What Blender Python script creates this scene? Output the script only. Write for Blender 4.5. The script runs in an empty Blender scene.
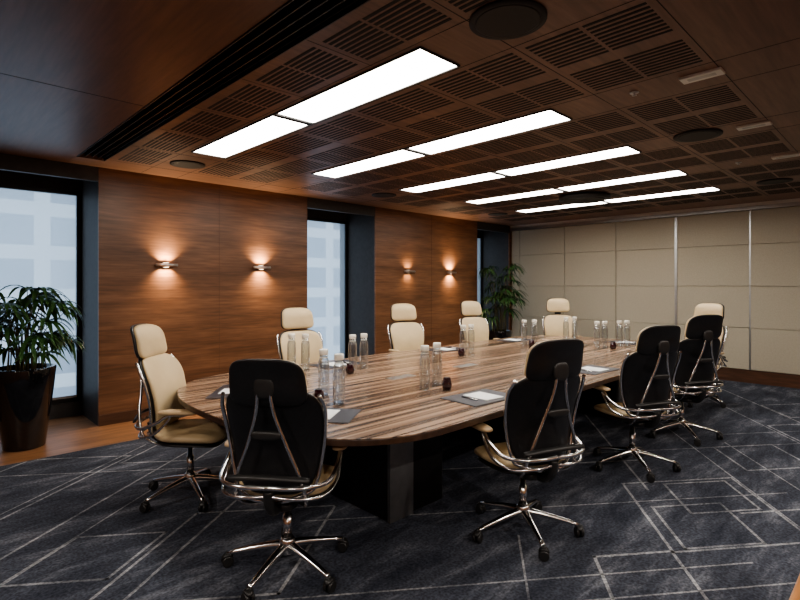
import bpy, bmesh, math, random
from mathutils import Vector, Matrix
random.seed(7)
S=bpy.context.scene
COL=S.collection
try: S.view_settings.look='AgX - Medium High Contrast'
except Exception: pass

# ---------------------------------------------------------------- materials
def newmat(name):
    m=bpy.data.materials.new(name); m.use_nodes=True
    nt=m.node_tree; b=nt.nodes['Principled BSDF']
    return m,nt,b
def plain(name,col,rough=.5,metal=0,spec=.5,var=0,vscale=20,coat=0):
    m,nt,b=newmat(name)
    b.inputs['Base Color'].default_value=(*col,1)
    b.inputs['Roughness'].default_value=rough
    b.inputs['Metallic'].default_value=metal
    b.inputs['Specular IOR Level'].default_value=spec
    b.inputs['Coat Weight'].default_value=coat
    n=nt.nodes.new('ShaderNodeTexNoise'); n.inputs['Scale'].default_value=vscale; n.inputs['Detail'].default_value=4
    tc=nt.nodes.new('ShaderNodeTexCoord'); nt.links.new(tc.outputs['Object'],n.inputs['Vector'])
    r=nt.nodes.new('ShaderNodeValToRGB')
    r.color_ramp.elements[0].position=.3; r.color_ramp.elements[1].position=.7
    r.color_ramp.elements[0].color=tuple(c*(1-var) for c in col)+(1,)
    r.color_ramp.elements[1].color=tuple(min(1,c*(1+var)) for c in col)+(1,)
    nt.links.new(n.outputs['Fac'],r.inputs['Fac']); nt.links.new(r.outputs['Color'],b.inputs['Base Color'])
    return m
def wood(name,c1,c2,scale,rough=.35,coat=0.0,fine=.25):
    m,nt,b=newmat(name)
    tc=nt.nodes.new('ShaderNodeTexCoord'); mp=nt.nodes.new('ShaderNodeMapping')
    mp.inputs['Scale'].default_value=scale
    nt.links.new(tc.outputs['Object'],mp.inputs['Vector'])
    n=nt.nodes.new('ShaderNodeTexNoise'); n.inputs['Scale'].default_value=1; n.inputs['Detail'].default_value=8; n.inputs['Distortion'].default_value=.4
    nt.links.new(mp.outputs['Vector'],n.inputs['Vector'])
    r=nt.nodes.new('ShaderNodeValToRGB'); e=r.color_ramp.elements
    e[0].position=.32; e[0].color=(*c1,1); e[1].position=.68; e[1].color=(*c2,1)
    nt.links.new(n.outputs['Fac'],r.inputs['Fac'])
    n2=nt.nodes.new('ShaderNodeTexNoise'); n2.inputs['Scale'].default_value=5; n2.inputs['Detail'].default_value=3
    nt.links.new(mp.outputs['Vector'],n2.inputs['Vector'])
    mr=nt.nodes.new('ShaderNodeMapRange'); mr.inputs['From Min'].default_value=.3; mr.inputs['From Max'].default_value=.7
    mr.inputs['To Min'].default_value=1-fine; mr.inputs['To Max'].default_value=1+fine
    nt.links.new(n2.outputs['Fac'],mr.inputs['Value'])
    mx=nt.nodes.new('ShaderNodeVectorMath'); mx.operation='SCALE'
    nt.links.new(r.outputs['Color'],mx.inputs[0]); nt.links.new(mr.outputs['Result'],mx.inputs['Scale'])
    nt.links.new(mx.outputs['Vector'],b.inputs['Base Color'])
    b.inputs['Roughness'].default_value=rough; b.inputs['Coat Weight'].default_value=coat; b.inputs['Coat Roughness'].default_value=.15
    return m
def emis(name,col,st):
    m,nt,b=newmat(name)
    b.inputs['Base Color'].default_value=(.8,.8,.8,1)
    b.inputs['Emission Color'].default_value=(*col,1); b.inputs['Emission Strength'].default_value=st
    return m

M_wall=wood('walnut_wall',(.125,.057,.028),(.215,.102,.052),(.7,6,9),.36)
M_ceil=wood('walnut_ceiling',(.16,.086,.056),(.235,.13,.088),(.8,9,9),.42,fine=.15)
M_ceilL=wood('walnut_ceiling_dark',(.135,.064,.041),(.195,.095,.06),(9,.8,9),.38,fine=.15)
M_floor=wood('oak_floor',(.19,.09,.04),(.33,.165,.08),(1.2,14,1),.4)
M_base=wood('baseboard_wood',(.07,.033,.018),(.12,.055,.03),(1,1,8),.4)
M_cred=wood('credenza_wood',(.3,.13,.05),(.45,.22,.09),(1,14,6),.35)
M_dark=plain('dark_reveal',(.05,.045,.043),.55,var=.15)
M_black=plain('black_slot',(.006,.005,.005),.7,var=.1)
M_blackleather=plain('black_leather',(.013,.013,.014),.33,var=.2,vscale=60)
M_cream=plain('cream_leather',(.60,.46,.275),.45,var=.05,vscale=8)
M_tan=plain('tan_leather',(.50,.36,.21),.45,var=.06,vscale=8)
M_chrome=plain('polished_aluminium',(.76,.75,.74),.18,metal=1,var=.04)
M_alum=plain('brushed_aluminium',(.5,.5,.5),.35,metal=1,var=.05)
M_gun=plain('gunmetal_panel',(.014,.013,.013),.35,metal=.2,var=.1)
M_ped=plain('pedestal_metal',(.24,.24,.245),.38,metal=.8,var=.08)
M_plastic=plain('black_plastic',(.02,.02,.02),.4,var=.1)
M_beige=plain('beige_fabric',(.46,.415,.325),.85,var=.05,vscale=60,spec=.2)
M_white=plain('white_plastic',(.7,.69,.65),.4,var=.03)
M_paper=plain('paper',(.85,.85,.84),.7,var=.02)
M_pad=plain('desk_pad_leather',(.035,.035,.045),.45,var=.1)
M_pot=plain('gloss_black_ceramic',(.008,.008,.009),.12,var=.1,coat=.5)
M_soil=plain('soil',(.03,.02,.012),.9,var=.4)
M_leaf=plain('palm_leaf',(.03,.075,.02),.4,var=.4,vscale=7)
M_cane=plain('palm_cane',(.09,.075,.03),.6,var=.3)
M_speaker=plain('speaker_grille',(.016,.014,.014),.6,var=.2,vscale=200)
M_red=plain('dark_red_glass',(.028,.005,.008),.08,var=.1,coat=1)
M_light=emis('light_panel_diffuser',(1,.95,.88),15.5)
M_fill=emis('fill_light_lens',(1,.88,.74),10.0)  # glow for the added, unseen fill lights
M_cap=plain('bottle_cap',(.8,.76,.68),.35,var=.05)
M_edge=wood('table_edge_band',(.04,.022,.014),(.08,.044,.027),(6,6,6),.3)

# glass
m,nt,b=newmat('bottle_glass'); M_glass=m
out=nt.nodes['Material Output']
tr=nt.nodes.new('ShaderNodeBsdfTransparent'); tr.inputs['Color'].default_value=(.84,.88,.90,1)
gl=nt.nodes.new('ShaderNodeBsdfGlossy'); gl.inputs['Roughness'].default_value=.12
lw=nt.nodes.new('ShaderNodeLayerWeight'); lw.inputs['Blend'].default_value=.5
mr=nt.nodes.new('ShaderNodeMapRange'); mr.inputs['To Min'].default_value=.14; mr.inputs['To Max'].default_value=.95
mx=nt.nodes.new('ShaderNodeMixShader')
nt.links.new(lw.outputs['Facing'],mr.inputs['Value']); nt.links.new(mr.outputs['Result'],mx.inputs['Fac'])
nt.links.new(tr.outputs[0],mx.inputs[1]); nt.links.new(gl.outputs[0],mx.inputs[2]); nt.links.new(mx.outputs[0],out.inputs['Surface'])
# sheer blind
m,nt,b=newmat('sheer_blind'); M_sheer=m
out=nt.nodes['Material Output']
tr=nt.nodes.new('ShaderNodeBsdfTransparent'); tr.inputs['Color'].default_value=(.94,.97,1,1)
tl=nt.nodes.new('ShaderNodeBsdfTranslucent'); tl.inputs['Color'].default_value=(.78,.84,.90,1)
mx=nt.nodes.new('ShaderNodeMixShader'); mx.inputs['Fac'].default_value=.4
nt.links.new(tr.outputs[0],mx.inputs[1]); nt.links.new(tl.outputs[0],mx.inputs[2]); nt.links.new(mx.outputs[0],out.inputs['Surface'])
# facade
m,nt,b=newmat('office_facade'); M_fac=m
tc=nt.nodes.new('ShaderNodeTexCoord'); mp=nt.nodes.new('ShaderNodeMapping'); mp.inputs['Rotation'].default_value=(math.radians(90),0,0)
br=nt.nodes.new('ShaderNodeTexBrick'); br.offset=0
br.inputs['Color1'].default_value=(.25,.30,.36,1); br.inputs['Color2'].default_value=(.42,.47,.52,1); br.inputs['Mortar'].default_value=(.62,.66,.69,1)
br.inputs['Scale'].default_value=.5; br.inputs['Mortar Size'].default_value=.10; br.inputs['Brick Width'].default_value=.7; br.inputs['Row Height'].default_value=.6
nt.links.new(tc.outputs['Object'],mp.inputs['Vector']); nt.links.new(mp.outputs['Vector'],br.inputs['Vector']); nt.links.new(br.outputs['Color'],b.inputs['Base Color'])
# zebrawood
m,nt,b=newmat('zebrawood'); M_zebra=m
tc=nt.nodes.new('ShaderNodeTexCoord')
mp=nt.nodes.new('ShaderNodeMapping'); mp.inputs['Scale'].default_value=(.25,38,1)
nt.links.new(tc.outputs['Object'],mp.inputs['Vector'])
n=nt.nodes.new('ShaderNodeTexNoise'); n.inputs['Scale'].default_value=1; n.inputs['Detail'].default_value=4; n.inputs['Distortion'].default_value=.15
nt.links.new(mp.outputs['Vector'],n.inputs['Vector'])
r=nt.nodes.new('ShaderNodeValToRGB'); e=r.color_ramp.elements
e[0].position=.38; e[0].color=(.048,.028,.019,1); e[1].position=.61; e[1].color=(.39,.262,.175,1)
x=e.new(.48); x.color=(.195,.12,.076,1)
nt.links.new(n.outputs['Fac'],r.inputs['Fac']); nt.links.new(r.outputs['Color'],b.inputs['Base Color'])
b.inputs['Roughness'].default_value=.27; b.inputs['Coat Weight'].default_value=.12; b.inputs['Coat Roughness'].default_value=.12
# carpet
def carpetmat(name,c0,c1,c2,p):
    m,nt,b=newmat(name)
    tc=nt.nodes.new('ShaderNodeTexCoord')
    mp=nt.nodes.new('ShaderNodeMapping'); mp.inputs['Scale'].default_value=(.8,2.8,1); mp.inputs['Rotation'].default_value=(0,0,math.radians(37))
    nt.links.new(tc.outputs['Object'],mp.inputs['Vector'])
    n=nt.nodes.new('ShaderNodeTexNoise'); n.inputs['Scale'].default_value=1.8; n.inputs['Detail'].default_value=10; n.inputs['Roughness'].default_value=.72; n.inputs['Distortion'].default_value=.3
    nt.links.new(mp.outputs['Vector'],n.inputs['Vector'])
    r=nt.nodes.new('ShaderNodeValToRGB'); e=r.color_ramp.elements
    e[0].position=p[0]; e[0].color=(*c0,1); e[1].position=p[2]; e[1].color=(*c2,1); x=e.new(p[1]); x.color=(*c1,1)
    n2=nt.nodes.new('ShaderNodeTexNoise'); n2.inputs['Scale'].default_value=70; n2.inputs['Detail'].default_value=2
    nt.links.new(tc.outputs['Object'],n2.inputs['Vector'])
    mr=nt.nodes.new('ShaderNodeMapRange'); mr.inputs['From Min'].default_value=.3; mr.inputs['From Max'].default_value=.7; mr.inputs['To Min'].default_value=.6; mr.inputs['To Max'].default_value=1.4
    nt.links.new(n2.outputs['Fac'],mr.inputs['Value'])
    mx=nt.nodes.new('ShaderNodeVectorMath'); mx.operation='SCALE'
    nt.links.new(n.outputs['Fac'],r.inputs['Fac']); nt.links.new(r.outputs['Color'],mx.inputs[0]); nt.links.new(mr.outputs['Result'],mx.inputs['Scale'])
    nt.links.new(mx.outputs['Vector'],b.inputs['Base Color'])
    b.inputs['Roughness'].default_value=.95; b.inputs['Specular IOR Level'].default_value=.1
    return m
M_carpet=carpetmat('charcoal_carpet',(.030,.034,.047),(.062,.068,.087),(.19,.20,.23),(.34,.52,.70))
M_cline=carpetmat('carpet_line_yarn',(.10,.105,.12),(.23,.235,.25),(.40,.41,.43),(.38,.5,.62))

# ---------------------------------------------------------------- mesh helpers
def obj(name,bm,mats,smooth=False,parent=None,loc=None,rot=None):
    me=bpy.data.meshes.new(name); bm.to_mesh(me); bm.free()
    if not isinstance(mats,(list,tuple)): mats=[mats]
    for mm in mats: me.materials.append(mm)
    if smooth:
        for p in me.polygons: p.use_smooth=True
    o=bpy.data.objects.new(name,me); COL.objects.link(o)
    if parent: o.parent=parent
    if loc: o.location=loc
    if rot: o.rotation_euler=rot
    return o
def addbox(bm,x0,x1,y0,y1,z0,z1,mi=0):
    vs=[bm.verts.new(p) for p in [(x0,y0,z0),(x1,y0,z0),(x1,y1,z0),(x0,y1,z0),(x0,y0,z1),(x1,y0,z1),(x1,y1,z1),(x0,y1,z1)]]
    for f in [(0,3,2,1),(4,5,6,7),(0,1,5,4),(1,2,6,5),(2,3,7,6),(3,0,4,7)]:
        fc=bm.faces.new([vs[i] for i in f]); fc.material_index=mi
def box(name,x0,x1,y0,y1,z0,z1,mat,bevel=0,parent=None):
    bm=bmesh.new(); addbox(bm,x0,x1,y0,y1,z0,z1)
    o=obj(name,bm,mat,parent=parent)
    if bevel:
        md=o.modifiers.new('b','BEVEL'); md.width=bevel; md.segments=2
    return o
def lathe(bm,prof,seg=24,c=(0,0,0),mi=0,axis='Z'):
    rings=[]
    for r,z in prof:
        ring=[]
        for i in range(seg):
            a=2*math.pi*i/seg
            if axis=='Z': p=(c[0]+r*math.cos(a),c[1]+r*math.sin(a),c[2]+z)
            elif axis=='Y': p=(c[0]+r*math.cos(a),c[1]+z,c[2]+r*math.sin(a))
            else: p=(c[0]+z,c[1]+r*math.cos(a),c[2]+r*math.sin(a))
            ring.append(bm.verts.new(p))
        rings.append(ring)
    for k in range(len(rings)-1):
        for i in range(seg):
            f=bm.faces.new([rings[k][i],rings[k][(i+1)%seg],rings[k+1][(i+1)%seg],rings[k+1][i]]); f.material_index=mi; f.smooth=True
    f=bm.faces.new(rings[-1]); f.material_index=mi
    f=bm.faces.new(list(reversed(rings[0]))); f.material_index=mi
def catmull(P,n=6):
    P=[Vector(p) for p in P]; out=[]
    Q=[P[0]*2-P[1]]+P+[P[-1]*2-P[-2]]
    for i in range(1,len(Q)-2):
        for k in range(n):
            t=k/n; a,b,c,d=Q[i-1],Q[i],Q[i+1],Q[i+2]
            out.append(.5*((2*b)+(c-a)*t+(2*a-5*b+4*c-d)*t*t+(3*b-a-3*c+d)*t**3))
    out.append(P[-1]); return out
def tube(bm,P,r,seg=8,n=6,mi=0,r2=None,flat=1.0):
    pts=catmull(P,n); rings=[]; up=Vector((0,0,1)); N=len(pts)
    nrm=None
    for i,p in enumerate(pts):
        t=(pts[min(i+1,N-1)]-pts[max(i-1,0)]).normalized()
        if nrm is None:
            nrm=t.orthogonal().normalized()
        nrm=(nrm-t*nrm.dot(t)).normalized(); bn=t.cross(nrm)
        rr=r if r2 is None else r+(r2-r)*i/(N-1)
        rings.append([bm.verts.new(p+rr*(math.cos(2*math.pi*k/seg)*nrm+flat*math.sin(2*math.pi*k/seg)*bn)) for k in range(seg)])
    for a in range(N-1):
        for k in range(seg):
            f=bm.faces.new([rings[a][k],rings[a][(k+1)%seg],rings[a+1][(k+1)%seg],rings[a+1][k]]); f.smooth=True; f.material_index=mi
    bm.faces.new(list(reversed(rings[0]))).material_index=mi; bm.faces.new(rings[-1]).material_index=mi
def pillow(bm,a,b,t,n,fn,seg=48,p=3.0,mi=0,rings=(0,.25,.5,.7,.84,.93,.98,1.0)):
    """cushion: superellipse outline a x b (exponent n), thickness t; fn maps (u,v,w)->xyz"""
    def ring(r,s):
        h=t/2*max(0,(1-r**p))**(1/p)*s
        o=[]
        for i in range(seg):
            th=2*math.pi*i/seg; c,sn=math.cos(th),math.sin(th)
            u=a*math.copysign(abs(c)**(2/n),c)*r; v=b*math.copysign(abs(sn)**(2/n),sn)*r
            o.append(bm.verts.new(fn(u,v,h)))
        return o
    top=[ring(r,1) for r in rings[1:]]; bot=[ring(r,-1) for r in rings[1:-1]]
    ct=bm.verts.new(fn(0,0,t/2)); cb=bm.verts.new(fn(0,0,-t/2))
    fs=[]
    for i in range(seg):
        j=(i+1)%seg
        fs.append(bm.faces.new([ct,top[0][i],top[0][j]])); fs.append(bm.faces.new([cb,bot[0][j],bot[0][i]]))
        for k in range(len(top)-1): fs.append(bm.faces.new([top[k][i],top[k+1][i],top[k+1][j],top[k][j]]))
        for k in range(len(bot)-1): fs.append(bm.faces.new([bot[k][j],bot[k+1][j],bot[k+1][i],bot[k][i]]))
        fs.append(bm.faces.new([bot[-1][j],top[-1][j],top[-1][i],bot[-1][i]]))
    for f in fs: f.smooth=True; f.material_index=mi
    bmesh.ops.recalc_face_normals(bm,faces=fs)
def empty(name,loc=(0,0,0),rz=0):
    e=bpy.data.objects.new(name,None); COL.objects.link(e); e.location=loc; e.rotation_euler=(0,0,rz); e.empty_display_size=.2
    return e
def child(name,me,parent,loc=(0,0,0),rz=0):
    o=bpy.data.objects.new(name,me); COL.objects.link(o); o.parent=parent; o.location=loc; o.rotation_euler=(0,0,rz); return o

# ---------------------------------------------------------------- room
H=2.75; WX=9.3; WY=6.1; GY=6.82; X0=-2.6; Y0=-2.2
box('floor',X0-.1,WX+.2,Y0-.1,GY+.2,-.1,0,M_floor)
# carpet with woven line pattern
bm=bmesh.new(); addbox(bm,X0+.01,WX-.035,Y0+.01,5.32,.0002,.003,0)
zl=.0038
def strip(p,q,w=.024):
    p=Vector(p);q=Vector(q)
    def inside(v): return X0+.02<v.x<WX-.05 and Y0+.02<v.y<5.31
    n=max(2,int((q-p).length/.05)); pts=[p.lerp(q,i/n) for i in range(n+1)]; pts=[v for v in pts if inside(v)]
    if len(pts)<2: return
    p,q=pts[0],pts[-1]; d=(q-p).normalized(); s=Vector((-d.y,d.x))*w/2; p=p-d*w/2;q=q+d*w/2
    f=bm.faces.new([bm.verts.new((*(v),zl)) for v in (p-s,q-s,q+s,p+s)]); f.material_index=1
ang=math.radians(37); E1=Vector((math.cos(ang),math.sin(ang))); E2=Vector((math.cos(ang),-math.sin(ang)))
def rhomb(cx,cy,l1,l2,w=.018):
    c=Vector((cx,cy)); a=E1*l1/2; b_=E2*l2/2
    P=[c-a-b_,c+a-b_,c+a+b_,c-a+b_]
    for i in range(4): strip(P[i],P[(i+1)%4],w)
for cx,cy,l1,l2 in [(2.73,.98,.46,.46),(5.36,.98,.6,.6),(4.1,1.05,.5,.5),(3.6,.95,.55,.5),(3.85,1.0,1.0,.9),(1.35,2.75,1.0,.9),(.75,3.2,.5,.5),
                    (6.6,.6,.9,.9),(7.7,1.0,.6,.7),(2.2,-.3,1.2,.9),(5.0,-.2,1.3,1.2),(.6,4.7,1.3,.8),(1.8,4.7,.6,.6),(6.2,-.9,.7,.7),
                    (4.2,4.8,.9,.9),(6.4,4.9,.8,.9),(-1,2.5,1.2,1.0),(.8,.4,.8,.8),(8.4,2.6,.9,.8),(8.5,.2,.8,.7)]:
    rhomb(cx,cy,l1,l2)
for cx,cy,L,k in [(.9,3.9,3.4,1),(.6,4.3,2.6,1),(.2,3.1,3.0,1),(.3,2.3,3.6,1),(2.0,1.6,3.2,0),(3.2,1.7,3.4,0),(4.6,1.0,3.6,1),(5.4,1.3,3.0,0),
                   (3.0,.6,3.0,0),(4.4,.4,3.0,1),(6.6,1.2,3.2,1),(7.2,.4,3.4,0),(7.9,1.6,2.6,1),(1.6,.9,2.6,1),(2.9,2.9,4.,0),(5.5,2.6,4.,1),(1.4,4.4,2.4,0),
                   (3.6,4.9,3,1),(5.4,4.6,3,0),(8.2,4.2,3,1),(4.9,.1,2.4,0)]:
    d=(E1 if k else E2)*L/2; c=Vector((cx,cy)); strip(c-d,c+d,.012+.006*((int(cx*10))%2))
obj('carpet',bm,[M_carpet,M_cline])

# ceiling (two fields with an air slot between)
bm=bmesh.new(); addbox(bm,X0-.1,1.22,Y0-.1,GY+.2,H,H+.12,1); addbox(bm,1.47,WX+.2,Y0-.1,GY+.2,H,H+.12,0)
addbox(bm,1.22,1.47,5.75,GY+.2,H,H+.12,0); addbox(bm,1.2,1.49,Y0-.1,GY+.2,H+.121,H+.16,2)
obj('ceiling',bm,[M_ceil,M_ceilL,M_black])
bm=bmesh.new()
for x in (1.245,1.30,1.355,1.41,1.45):
    addbox(bm,x-.004,x+.004,Y0,5.74,H+.015,H+.1)
addbox(bm,1.222,1.23,Y0,5.74,H-.006,H+.1); addbox(bm,1.462,1.468,Y0,5.74,H-.006,H+.1)
obj('air_slot_diffuser',bm,M_plastic)
# ceiling lights
LX=[1.94,3.28,4.64,6.0,7.35]
for x in LX:
    e=empty('ceiling_light',(x+.165,3.30,H))
    bm=bmesh.new()
    for (a,b_) in ((-1.46,-.03),(.03,1.46)):
        addbox(bm,-.155,.155,a+.01,b_-.01,-.006,-.001)
    obj('diffuser',bm,M_light,parent=e)
    bm=bmesh.new()
    for xx in (-.165,.157): addbox(bm,xx,xx+.008,-1.47,1.47,-.012,-.0005)
    for yy in (-1.47,-.025,.017,1.46): addbox(bm,-.157,.157,yy,yy+.008,-.012,-.0005)
    obj('trim_frame',bm,M_plastic,parent=e)
# grilles
bm=bmesh.new()
bands=[(1.52,1.88)]
for i in range(4):
    a=LX[i]+.38; w=(LX[i+1]-.05-a-.07)/2
    bands+=[(a,a+w),(a+w+.07,a+2*w+.07)]
bands+=[(7.74,8.12),(8.2,8.6)]
for (a,b_) in bands:
    for j in range(7):
        y0=.85+j*.69; y1=y0+.61
        ns=9
        for k in range(ns):
            xc=a+.02+(b_-a-.04)*(k+.5)/ns
            for (s0,s1) in ((y0,y0+.295),(y0+.315,y1)):
                addbox(bm,xc-.010,xc+.010,s0,s1,H-.0015,H+.001)
obj('ceiling_grille',bm,M_black)
bm=bmesh.new()
for x in [l-.03 for l in LX]+[l+.36 for l in LX]: addbox(bm,x-.002,x+.002,Y0,6.05,H-.001,H+.001)
for y in (-1.2,-.2,.81,5.68): addbox(bm,1.48,WX,y-.002,y+.002,H-.0012,H+.001)
for j in range(1,7):
    y=.81+.69*j; addbox(bm,1.48,8.7,y-.002,y+.002,H-.0012,H+.001)
for y in (-.6,1.6,3.8): addbox(bm,X0,1.21,y-.003,y+.003,H-.001,H+.001)
addbox(bm,.0,.006,Y0,6.05,H-.001,H+.001)
obj('trim_ceiling_joints',bm,M_black)
def disc(name,x,y,r,t,mat):
    bm=bmesh.new(); lathe(bm,[(r*.86,-t),(r,-t*.8),(r,-.0002)],40,mi=0)
    lathe(bm,[(r*.80,-t*1.15),(r*.85,-t*1.02)],40,mi=0)
    return obj(name,bm,mat,loc=(x,y,H-.0016))
for x,y,r,t in [(2.04,1.36,.18,.012),(4.74,1.30,.18,.012),(7.5,1.23,.18,.012),(2.12,5.3,.17,.012),(4.78,5.2,.17,.012),(7.5,5.2,.17,.012)]:
    disc('ceiling_speaker',x,y,r,t,M_speaker)
disc('wireless_microphone_array',6.85,3.3,.34,.06,M_speaker)
for x in (3.4,4.75,6.1):
    bm=bmesh.new(); addbox(bm,-.05,.05,-.11,.11,-.014,0); addbox(bm,-.02,.02,-.075,.075,-.0155,-.0141,1)
    obj('air_sensor_plate',bm,[M_white,M_alum],loc=(x,.91,H-.0016))
for x,y in ((3.40,1.3),(.35,5.2),(6.1,1.3),(.4,2.2)):
    bm=bmesh.new(); lathe(bm,[(.006,-.022),(.016,-.019),(.006,-.014),(.008,-.006),(.028,-.004),(.028,0)],20)
    obj('fire_sprinkler',bm,M_alum,loc=(x,y,H-.0016))
# unseen fill lights added out of frame to brighten the foreground, modelled as downlights
for x,y,en in ((-1.3,-1.2,46),(.6,-1.3,52),(2.6,-1.3,50),(4.6,-1.3,42),(6.6,-1.3,34),(-1.3,1.2,40),(-1.3,3.4,34)):
    e=empty('added_fill_light',(x,y,H-.0016))
    bm=bmesh.new(); lathe(bm,[(.062,-.008),(.085,-.006),(.085,0)],32); obj('trim_ring',bm,M_white,parent=e)
    bm=bmesh.new(); lathe(bm,[(.055,-.011),(.06,-.0085)],32); obj('lens',bm,M_fill,parent=e)
    L=bpy.data.lights.new('added_fill_lamp','AREA'); L.shape='DISK'; L.size=.11; L.energy=en; L.color=(1,.91,.82)
    lo=bpy.data.objects.new('lamp',L); COL.objects.link(lo); lo.parent=e; lo.location=(0,0,-.016)

# left wood wall with window recesses; wall plane y=6.1
wins=[(.2,1.5),(4.13,5.42),(8.1,9.22)]
bm=bmesh.new()
edges=[(X0,wins[0][0]),(wins[0][1],wins[1][0]),(wins[1][1],wins[2][0]),(wins[2][1],WX)]
for a,b_ in edges: addbox(bm,a,b_,WY,WY+.03,0,H)
obj('wall_north',bm,M_wall)
bm=bmesh.new()
for a,b_ in edges:
    addbox(bm,a+.001,b_-.001,WY+.031,GY+.2,0,H)
for a,b_ in wins:
    addbox(bm,a,b_,WY,WY+.06,2.6,H)
    addbox(bm,a,b_,GY-.04,GY+.2,0,.16); addbox(bm,a,b_,GY-.02,GY+.2,2.58,H)
obj('wall_north_reveals',bm,M_dark)
bm=bmesh.new()
for a,b_ in edges:
    for z in (.12,2.62): addbox(bm,a,b_,WY-.002,WY+.002,z-.0015,z+.0015)
    addbox(bm,a,b_,WY-.001,WY+.002,1.439,1.441)
for x in (2.83,6.76): addbox(bm,x-.001,x+.001,WY-.002,WY+.002,.12,H)
obj('trim_wall_joints',bm,M_base)
bm=bmesh.new()
for a,b_ in edges: addbox(bm,a,b_,WY-.012,WY-.0025,0,.115)
obj('baseboard_north',bm,M_base)
for i,(a,b_) in enumerate(wins):
    e=empty('window_%d'%(i+1),(0,0,0))
    bm=bmesh.new()
    for xx in (a,b_-.05): addbox(bm,xx,xx+.05,GY-.02,GY+.04,.161,2.579)
    addbox(bm,a,b_,GY-.02,GY+.04,.161,.21); addbox(bm,a,b_,GY-.02,GY+.04,2.53,2.579)
    obj('frame',bm,M_gun,parent=e)
    bm=bmesh.new(); vs=[bm.verts.new(p) for p in [(a+.05,GY,.21),(b_-.05,GY,.21),(b_-.05,GY,2.53),(a+.05,GY,2.53)]]; bm.faces.new(vs)
    obj('sheer_blind',bm,M_sheer,parent=e)
    bm=bmesh.new(); addbox(bm,a+.05,b_-.05,GY-.02,GY+.0,.21,.235); obj('blind_hem_bar',bm,M_alum,parent=e)
# outside
box('office_building',-14,24,17,18,-20,22,M_fac)

# east (beige operable) wall
box('wall_east',WX,WX+.2,Y0-.1,GY+.2,0,H,M_beige)
bm=bmesh.new()
ys=[6.08,5.88,4.87,3.87,2.86,1.83,.81,-.2,-1.2,Y0]
zs=[.2,.84,1.48,2.12,2.64]
for i in range(len(ys)-1):
    for j in range(4):
        addbox(bm,WX-.03,WX-.001,ys[i+1]+.005,ys[i]-.005,zs[j]+.0025,zs[j+1]-.0025)
o=obj('wall_east_fabric_panels',bm,M_beige); md=o.modifiers.new('b','BEVEL'); md.width=.006; md.segments=2
bm=bmesh.new()
addbox(bm,WX-.045,WX-.031,2.845,2.885,.2,2.64); addbox(bm,WX-.036,WX-.031,1.815,1.835,.2,2.64)
addbox(bm,WX-.07,WX-.001,Y0,6.09,2.645,2.70)
obj('trim_panel_track',bm,M_alum)
box('trim_ceiling_east',WX-.06,WX-.001,Y0,6.09,2.701,H,M_white)
box('baseboard_east',WX-.035,WX-.001,Y0,6.09,0,.195,M_base)
box('wall_south',X0-.1,WX+.2,Y0-.2,Y0,0,H,M_wall)
box('wall_west',X0-.2,X0,Y0-.1,GY+.2,0,H,M_wall)

# wall sconces
for x,p in ((2.18,1),(3.39,1),(6.15,.2),(7.25,1)):
    e=empty('wall_sconce',(x,WY,1.73))
    bm=bmesh.new(); addbox(bm,-.03,.03,-.03,-.001,-.03,.03)
    lathe(bm,[(.014,-.12),(.016,-.118),(.016,.118),(.014,.12)],20,c=(0,-.06,0),axis='X')
    addbox(bm,-.115,.115,-.052,-.03,.004,.012)
    obj('bar',bm,M_alum,parent=e)
    for s in (1,-1):
        L=bpy.data.lights.new('sconce_lamp','AREA'); L.shape='RECTANGLE'; L.size=.12; L.size_y=.03; L.energy=8.0*p; L.color=(1,.76,.50)
        L.spread=math.radians(125)
        lo=bpy.data.objects.new('lamp_up' if s>0 else 'lamp_down',L); COL.objects.link(lo); lo.parent=e
        lo.location=(0,-.045,.026*s); lo.rotation_euler=(math.pi if s>0 else 0,0,0)

# ---------------------------------------------------------------- table
TX0,TX1,TY,TB,TR=1.3,7.2,2.98,1.2,.85
def tabout(off=0,n=2.5,N=40):
    P=[]
    for sgn,cx in ((1,TX1-TR),(-1,TX0+TR)):
        for i in range(N+1):
            th=-math.pi/2+math.pi*i/N
            c,s=math.cos(th),math.sin(th)
            P.append((cx+sgn*(TR-off)*abs(c)**(2/n), TY+sgn*(TB-off)*math.copysign(abs(s)**(2/n),s)))
    return P
T=empty('conference_table')
def prism(name,P,z0,z1,mat,parent,bev=0):
    bm=bmesh.new()
    b0=[bm.verts.new((x,y,z0)) for x,y in P]; b1=[bm.verts.new((x,y,z1)) for x,y in P]
    bm.faces.new(b1); bm.faces.new(list(reversed(b0)))
    for i in range(len(P)):
        j=(i+1)%len(P)
        try: bm.faces.new([b0[i],b0[j],b1[j],b1[i]])
        except: pass
    o=obj(name,bm,mat,parent=parent)
    if bev: md=o.modifiers.new('b','BEVEL'); md.width=bev; md.segments=2; md.limit_method='ANGLE'; md.angle_limit=.8
    return o
prism('top',tabout(0),.733,.74,M_zebra,T,.002)
prism('edge_band',tabout(.002),.700,.7329,M_edge,T,.003)
prism('underside_frame',tabout(.35),.68,.6999,M_gun,T)
def rrect(x0,x1,y0,y1,r,N=8):
    P=[]
    for cx,cy,a0 in ((x1-r,y0+r,-90),(x1-r,y1-r,0),(x0+r,y1-r,90),(x0+r,y0+r,180)):
        for i in range(N+1):
            a=math.radians(a0+90*i/N); P.append((cx+r*math.cos(a),cy+r*math.sin(a)))
    return P
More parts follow.
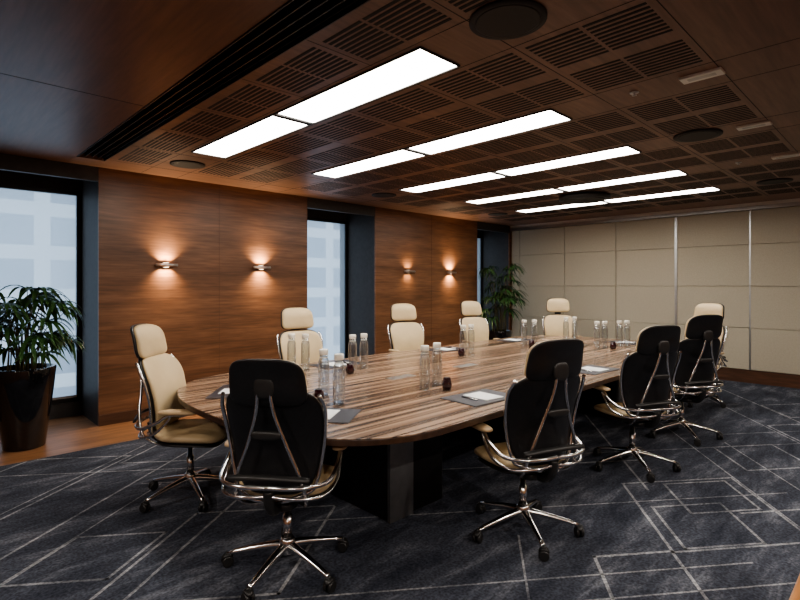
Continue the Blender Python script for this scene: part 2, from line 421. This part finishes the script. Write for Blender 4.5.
for i,(a,b_) in enumerate(((2.2,2.75),(3.95,4.5),(5.65,6.2))):
    prism('pedestal_%d'%(i+1),rrect(a,b_,2.35,3.6,.05),0.0045,.68,M_gun,T)
    bm=bmesh.new()
    addbox(bm,a-.01,a+.20,2.325,2.349,.0045,.68)
    addbox(bm,a-.01,a+.20,3.601,3.62,.0045,.68)
    obj('metal_panels_%d'%(i+1),bm,M_ped,parent=T)
bm=bmesh.new()
for x in (2.95,3.8,5.3,6.1): addbox(bm,x-.13,x+.13,3.0-.05,3.0+.05,.7402,.743)
obj('cable_port_lids',bm,M_alum,parent=T)

# ---------------------------------------------------------------- office chair (faces +X)
def build_chair_meshes():
    R={}
    def take(name,bm,mats):
        me=bpy.data.meshes.new('chair_'+name); bm.to_mesh(me); bm.free()
        for mm in (mats if isinstance(mats,list) else [mats]): me.materials.append(mm)
        R[name]=me
    # base
    bm=bmesh.new()
    for k in range(5):
        a=math.radians(72*k+20); d=Vector((math.cos(a),math.sin(a),0)); s=Vector((-d.y,d.x,0)); rings=[]
        for t in [i/8 for i in range(9)]:
            r=.02+.30*t; z=.135-.058*t**1.3; w=.026-.012*t; h=.022-.010*t
            c=d*r+Vector((0,0,z)); rings.append([bm.verts.new(c+s*(w*math.cos(q))+Vector((0,0,h*math.sin(q)))) for q in [2*math.pi*j/10 for j in range(10)]])
        for i in range(8):
            for j in range(10):
                f=bm.faces.new([rings[i][j],rings[i][(j+1)%10],rings[i+1][(j+1)%10],rings[i+1][j]]); f.smooth=True
        bm.faces.new(rings[-1]); 
    lathe(bm,[(.034,.09),(.042,.10),(.040,.16),(.03,.175)],24)
    lathe(bm,[(.024,.175),(.024,.29),(.017,.291),(.017,.38)],20)
    take('star_base',bm,M_chrome)
    bm=bmesh.new()
    for k in range(5):
        a=math.radians(72*k+20); d=Vector((math.cos(a),math.sin(a),0)); c=d*.325
        st=bmesh.new()
        lathe(st,[(.024,-.024),(.029,-.020),(.029,-.007),(.024,-.004)],18,c=(0,0,.0355),axis='Y')
        lathe(st,[(.024,.004),(.029,.007),(.029,.020),(.024,.024)],18,c=(0,0,.0355),axis='Y')
        lathe(st,[(.007,.03),(.007,.085)],10)
        pillow(st,.03,.022,.02,2.4,lambda u,v,w:(u,v,.068+w-2*u*u*8),seg=16)
        st.transform(Matrix.Translation(c)@Matrix.Rotation(a+.6*k,4,'Z'))
        tmp=bpy.data.meshes.new('t'); st.to_mesh(tmp); st.free(); bm.from_mesh(tmp); bpy.data.meshes.remove(tmp)
    take('casters',bm,M_plastic)
    # mechanism
    bm=bmesh.new()
    pillow(bm,.15,.085,.07,4,lambda u,v,w:(u-.02,v,.395+w),seg=32)
    tube(bm,[(-.08,.0,.395),(-.2,0,.40),(-.265,0,.45),(-.285,0,.53)],.026,10,6)
    take('tilt_mechanism',bm,M_plastic)
    # seat
    bm=bmesh.new()
    def fs(u,v,w):
        z=.462+w; 
        if u>.08: z-= .9*(u-.08)**2
        z+= .35*(v*v)*(.5-u)
        if u<-.12: z+=.6*(-.12-u)**1.5
        return (u+.035,v*(1-.25*max(0,-u)),z)
    pillow(bm,.235,.245,.085,3.6,fs,p=2.6)
    take('seat_cushion',bm,M_cream)
    bm=bmesh.new()
    def fs2(u,v,w):
        p=fs(u*.98,v*.97,0); return (p[0],p[1],p[2]-.045+w)
    pillow(bm,.225,.235,.03,3.6,fs2)
    take('seat_pan',bm,M_plastic)
    # back: lumbar S profile, squared top corners, narrower at the waist
    def bx(z):
        t=(z-.5)/.5
        return -.19-.05*t-.035*math.sin(t*math.pi*1.0+3.4)-.03*t*t
    def wd(v):
        t=max(0,(v+.26)/.52)
        return .78+.42*t-.20*t*t*t
    def fb(off):
        def f(u,v,w):
            z=.745+v; y=u*wd(v)
            x=bx(z)+.95*y*y+w+off
            return (x,y,z)
        return f
    bm=bmesh.new(); pillow(bm,.238,.258,.06,4.6,fb(0),p=2.6,seg=64); take('back_cushion',bm,M_cream)
    bm=bmesh.new(); pillow(bm,.245,.265,.04,4.6,fb(-.026),p=3,seg=64); take('back_shell',bm,M_blackleather)
    # headrest: wide rounded rectangle, curled
    def fh(off):
        def f(u,v,w):
            z=1.092+v-.25*u*u; t=v/.118
            y=u*(1.0-.05*t)
            x=-.305+.9*y*y+w+off-.03*t*t+.045*(t<0)*t*t-.014*t
            return (x,y,z)
        return f
    bm=bmesh.new(); pillow(bm,.182,.114,.07,4.2,fh(0),p=2.4,seg=64); take('headrest_cushion',bm,M_cream)
    bm=bmesh.new(); pillow(bm,.187,.118,.045,4.2,fh(-.024),p=2.6,seg=64); take('headrest_shell',bm,M_blackleather)
    # rear frame
    bm=bmesh.new()
    for s in (1,-1):
        tube(bm,[(-.345,.028*s,1.06),(-.345,.03*s,1.0),(-.33,.045*s,.90),(-.305,.09*s,.76),(-.285,.15*s,.60),(-.24,.17*s,.47),(-.14,.13*s,.405),(-.05,.07*s,.39)],.0095,8,6)
        E=[]
        for v in (.235,.17,.08,-.02,-.12,-.20,-.245):
            z=.745+v; y=.252*wd(v)*(1-max(0,abs(v)-.19)*1.6); E.append((bx(z)+.95*y*y-.04,y*s,z))
        E+= [(-.255,.09*s,.475),(-.23,0.02*s,.455)]
        tube(bm,E,.010,8,5)
        tube(bm,[(-.32,0,.555),(-.315,.10*s,.552),(-.28,.20*s,.55),(-.20,.272*s,.555),(-.09,.29*s,.60),(-.02,.288*s,.645),(.08,.285*s,.652)],.0115,8,6)
        tube(bm,[(-.285,.0,.50),(-.285,.12*s,.492),(-.23,.24*s,.488),(-.12,.288*s,.52),(-.03,.29*s,.60),(.0,.288*s,.65)],.009,8,6)
    take('frame_tubes',bm,M_chrome)
    bm=bmesh.new()
    pillow(bm,.05,.055,.03,3,lambda u,v,w:(-.342+w,u,1.03+v),seg=20)
    pillow(bm,.075,.022,.03,3,lambda u,v,w:(-.32+w+.5*u*u,u,.80+v),seg=20)
    tube(bm,[(-.29,-.2,.585),(-.32,-.1,.60),(-.33,0,.605),(-.32,.1,.60),(-.29,.2,.585)],.016,8,5,flat=.6)
    take('back_bracket',bm,M_plastic)
    bm=bmesh.new()
    for s in (1,-1):
        pillow(bm,.13,.042,.035,3,lambda u,v,w,s=s:(u+.045,v+.286*s,.668+w-.35*max(0,u-.05)**2*3),seg=32,p=2.5)
    take('armrest_pads',bm,M_tan)
    return R
CM=build_chair_meshes()
def chair(x,y,deg,hz=0):
    e=empty('office_chair',(x,y,-.0015),math.radians(deg))
    for n,me in CM.items():
        dz=hz if n.startswith('headrest') else 0
        child(n,me,e,(0,0,dz))
for c in [(1.47,3.63,-46,.015),(1.46,2.34,40,-.045),(2.70,1.69,68,0),(4.30,1.66,60,-.01),(5.53,1.66,56,.02),(7.22,2.0,165,.06),(7.66,4.1,215,.07),
          (3.06,4.50,-100,.045),(4.74,4.60,-110,.045),(6.28,4.64,-108,.045)]:
    chair(*c)

# ---------------------------------------------------------------- items on the table
bm=bmesh.new()
lathe(bm,[(.034,0),(.038,.006),(.038,.22),(.034,.245),(.027,.26),(.027,.29)],24)
BG=bpy.data.meshes.new('bottle_body'); bm.to_mesh(BG); bm.free(); BG.materials.append(M_glass)
bm=bmesh.new(); lathe(bm,[(.029,.282),(.031,.285),(.031,.315),(.028,.32)],24)
lathe(bm,[(.0285,.262),(.0285,.267)],24)
BC=bpy.data.meshes.new('bottle_cap'); bm.to_mesh(BC); bm.free(); BC.materials.append(M_cap)
bm=bmesh.new(); lathe(bm,[(.033,.006),(.0345,.01),(.0345,.016)],24)
BW=bpy.data.meshes.new('bottle_base'); bm.to_mesh(BW); bm.free(); BW.materials.append(M_glass)
ZT=.7402
for x,y in [(2.52,3.97),(2.60,3.87),(2.07,2.86),(2.0,2.60),(2.86,3.52),(3.0,3.53),(2.72,2.52),(2.92,2.58),(4.42,3.52),(4.56,3.52),(5.62,3.50),(5.76,3.44),
            (6.55,3.42),(6.68,3.36),(6.02,2.74),(6.12,2.69),(6.34,2.60),(6.44,2.55)]:
    e=empty('water_bottle',(x,y,ZT)); child('glass_body',BG,e); child('cap',BC,e); child('glass_base',BW,e)
bm=bmesh.new(); lathe(bm,[(.026,0),(.034,.01),(.038,.035),(.034,.06),(.028,.068),(.030,.085)],24,mi=0); lathe(bm,[(.024,.0855),(.022,.088)],20,mi=1)
J=bpy.data.meshes.new('jar'); bm.to_mesh(J); bm.free(); J.materials.append(M_red); J.materials.append(M_black)
for x,y in [(1.93,2.72),(2.85,2.42),(6.03,2.55),(5.55,3.35),(4.3,3.45),(2.75,3.42)]:
    o=bpy.data.objects.new('candle_jar',J); COL.objects.link(o); o.location=(x,y,ZT)
for x,y,dg in [(2.80,2.08,86),(4.42,2.06,86),(5.85,2.06,86),(1.74,2.47,36),(1.72,3.42,-40),(2.98,3.90,-90),(4.6,3.92,-90),(6.05,3.92,-90),(6.82,2.7,170)]:
    e=empty('desk_pad',(x,y,ZT),math.radians(dg))
    bm=bmesh.new(); addbox(bm,-.155,.155,-.23,.23,0,.005); obj('leather_mat',bm,M_pad,parent=e)
    bm=bmesh.new(); addbox(bm,-.105,.105,-.11,.06,.0052,.009); obj('notepad_paper',bm,M_paper,parent=e)
    bm=bmesh.new(); lathe(bm,[(.002,-.07),(.0045,-.06),(.0045,.07)],10,c=(0,.11,.0098),axis='X'); obj('pen',bm,M_chrome,parent=e)

# ---------------------------------------------------------------- plants
def plant(x,y,ph,pr,base,top,spread,nf,seed):
    rnd=random.Random(seed)
    e=empty('potted_palm',(x,y,0.0))
    bm=bmesh.new(); r0=pr*.66
    lathe(bm,[(r0*.96,0.001),(r0,.01),(pr*.93,ph*.75),(pr,ph-.01),(pr*.985,ph),(pr*.9,ph),(pr*.88,ph-.05)],40)
    obj('pot',bm,M_pot,parent=e)
    bm=bmesh.new(); lathe(bm,[(pr*.87,ph-.06),(pr*.87,ph-.045),(pr*.3,ph-.03)],30); obj('soil',bm,M_soil,parent=e)
    bs=bmesh.new(); bl=bmesh.new()
    def sq(v):
        if v.y>0: v=Vector((v.x,.26*math.tanh(v.y/.26),v.z))
        lim=.60
        return Vector((lim*math.tanh(v.x/lim),v.y,v.z))
    for i in range(nf):
        a=rnd.uniform(0,2*math.pi); rr=rnd.uniform(.02,pr*.7)
        p0=Vector((rr*math.cos(a),rr*math.sin(a),ph-.04))
        h=rnd.uniform(base,top); out=spread*rnd.uniform(.15,.75)
        a2=a+rnd.uniform(-.5,.5)
        p2=Vector((p0.x*.6+out*math.cos(a2),p0.y*.6+out*math.sin(a2),h))
        p1=p0.lerp(p2,.5)+Vector((-.3*out*math.cos(a2),-.3*out*math.sin(a2),.04))
        tube(bs,[sq(p0),sq(p1),sq(p2)],.006,6,4,r2=.003)
        nl=rnd.randint(7,10)
        for k in range(nl):
            fa=a2+(-1.25+2.5*k/(nl-1)); L=rnd.uniform(.2,.32)
            d=Vector((math.cos(fa),math.sin(fa),0)); s=Vector((-d.y,d.x,0)); el=rnd.uniform(.3,.85)
            prev=None
            for q in range(7):
                t=q/6; c=p2+d*(L*t)+Vector((0,0,L*(el*t-1.0*t*t)))
                w=.020*math.sin(math.pi*min(1,.12+t*.88))**.7*(1 if q<6 else 0)+.001
                v1=bl.verts.new(sq(c+s*w+Vector((0,0,.006)))); vm=bl.verts.new(sq(c)); v2=bl.verts.new(sq(c-s*w+Vector((0,0,.006))))
                if prev:
                    for A,B in ((0,1),(1,2)):
                        f=bl.faces.new([prev[A],prev[B],(v1,vm,v2)[B],(v1,vm,v2)[A]]); f.smooth=True
                prev=(v1,vm,v2)
    obj('canes',bs,M_cane,parent=e); obj('leaves',bl,M_leaf,parent=e)
plant(.82,5.82,.74,.25,.82,1.48,.44,40,3)
plant(8.3,5.72,.62,.24,.85,1.88,.44,44,5)

# credenza at right
e=empty('credenza')
box('top',.7,2.5,-.32,.23,.69,.72,M_cred,.004,e)
box('carcass',.73,2.47,-.30,.20,.08,.689,M_cred,.003,e)
box('plinth',.78,2.42,-.26,.16,.0045,.08,M_black,0,e)
for i in range(3):
    box('cabinet_door_%d'%(i+1),.75+.575*i,.75+.575*i+.56,.2005,.216,.1,.67,M_cred,.002,e)

# ---------------------------------------------------------------- world, camera
w=bpy.data.worlds.new('sky'); S.world=w; w.use_nodes=True
w.node_tree.nodes['Background'].inputs['Color'].default_value=(.70,.82,.95,1)
w.node_tree.nodes['Background'].inputs['Strength'].default_value=1.9
cam=bpy.data.cameras.new('camera'); co=bpy.data.objects.new('camera',cam); COL.objects.link(co)
cam.sensor_width=36; cam.lens=510/800*36; cam.shift_y=-15/800; cam.clip_start=.05
co.location=(0,0,1.5); co.rotation_euler=(math.radians(90),0,math.radians(45.6-90))
S.camera=co
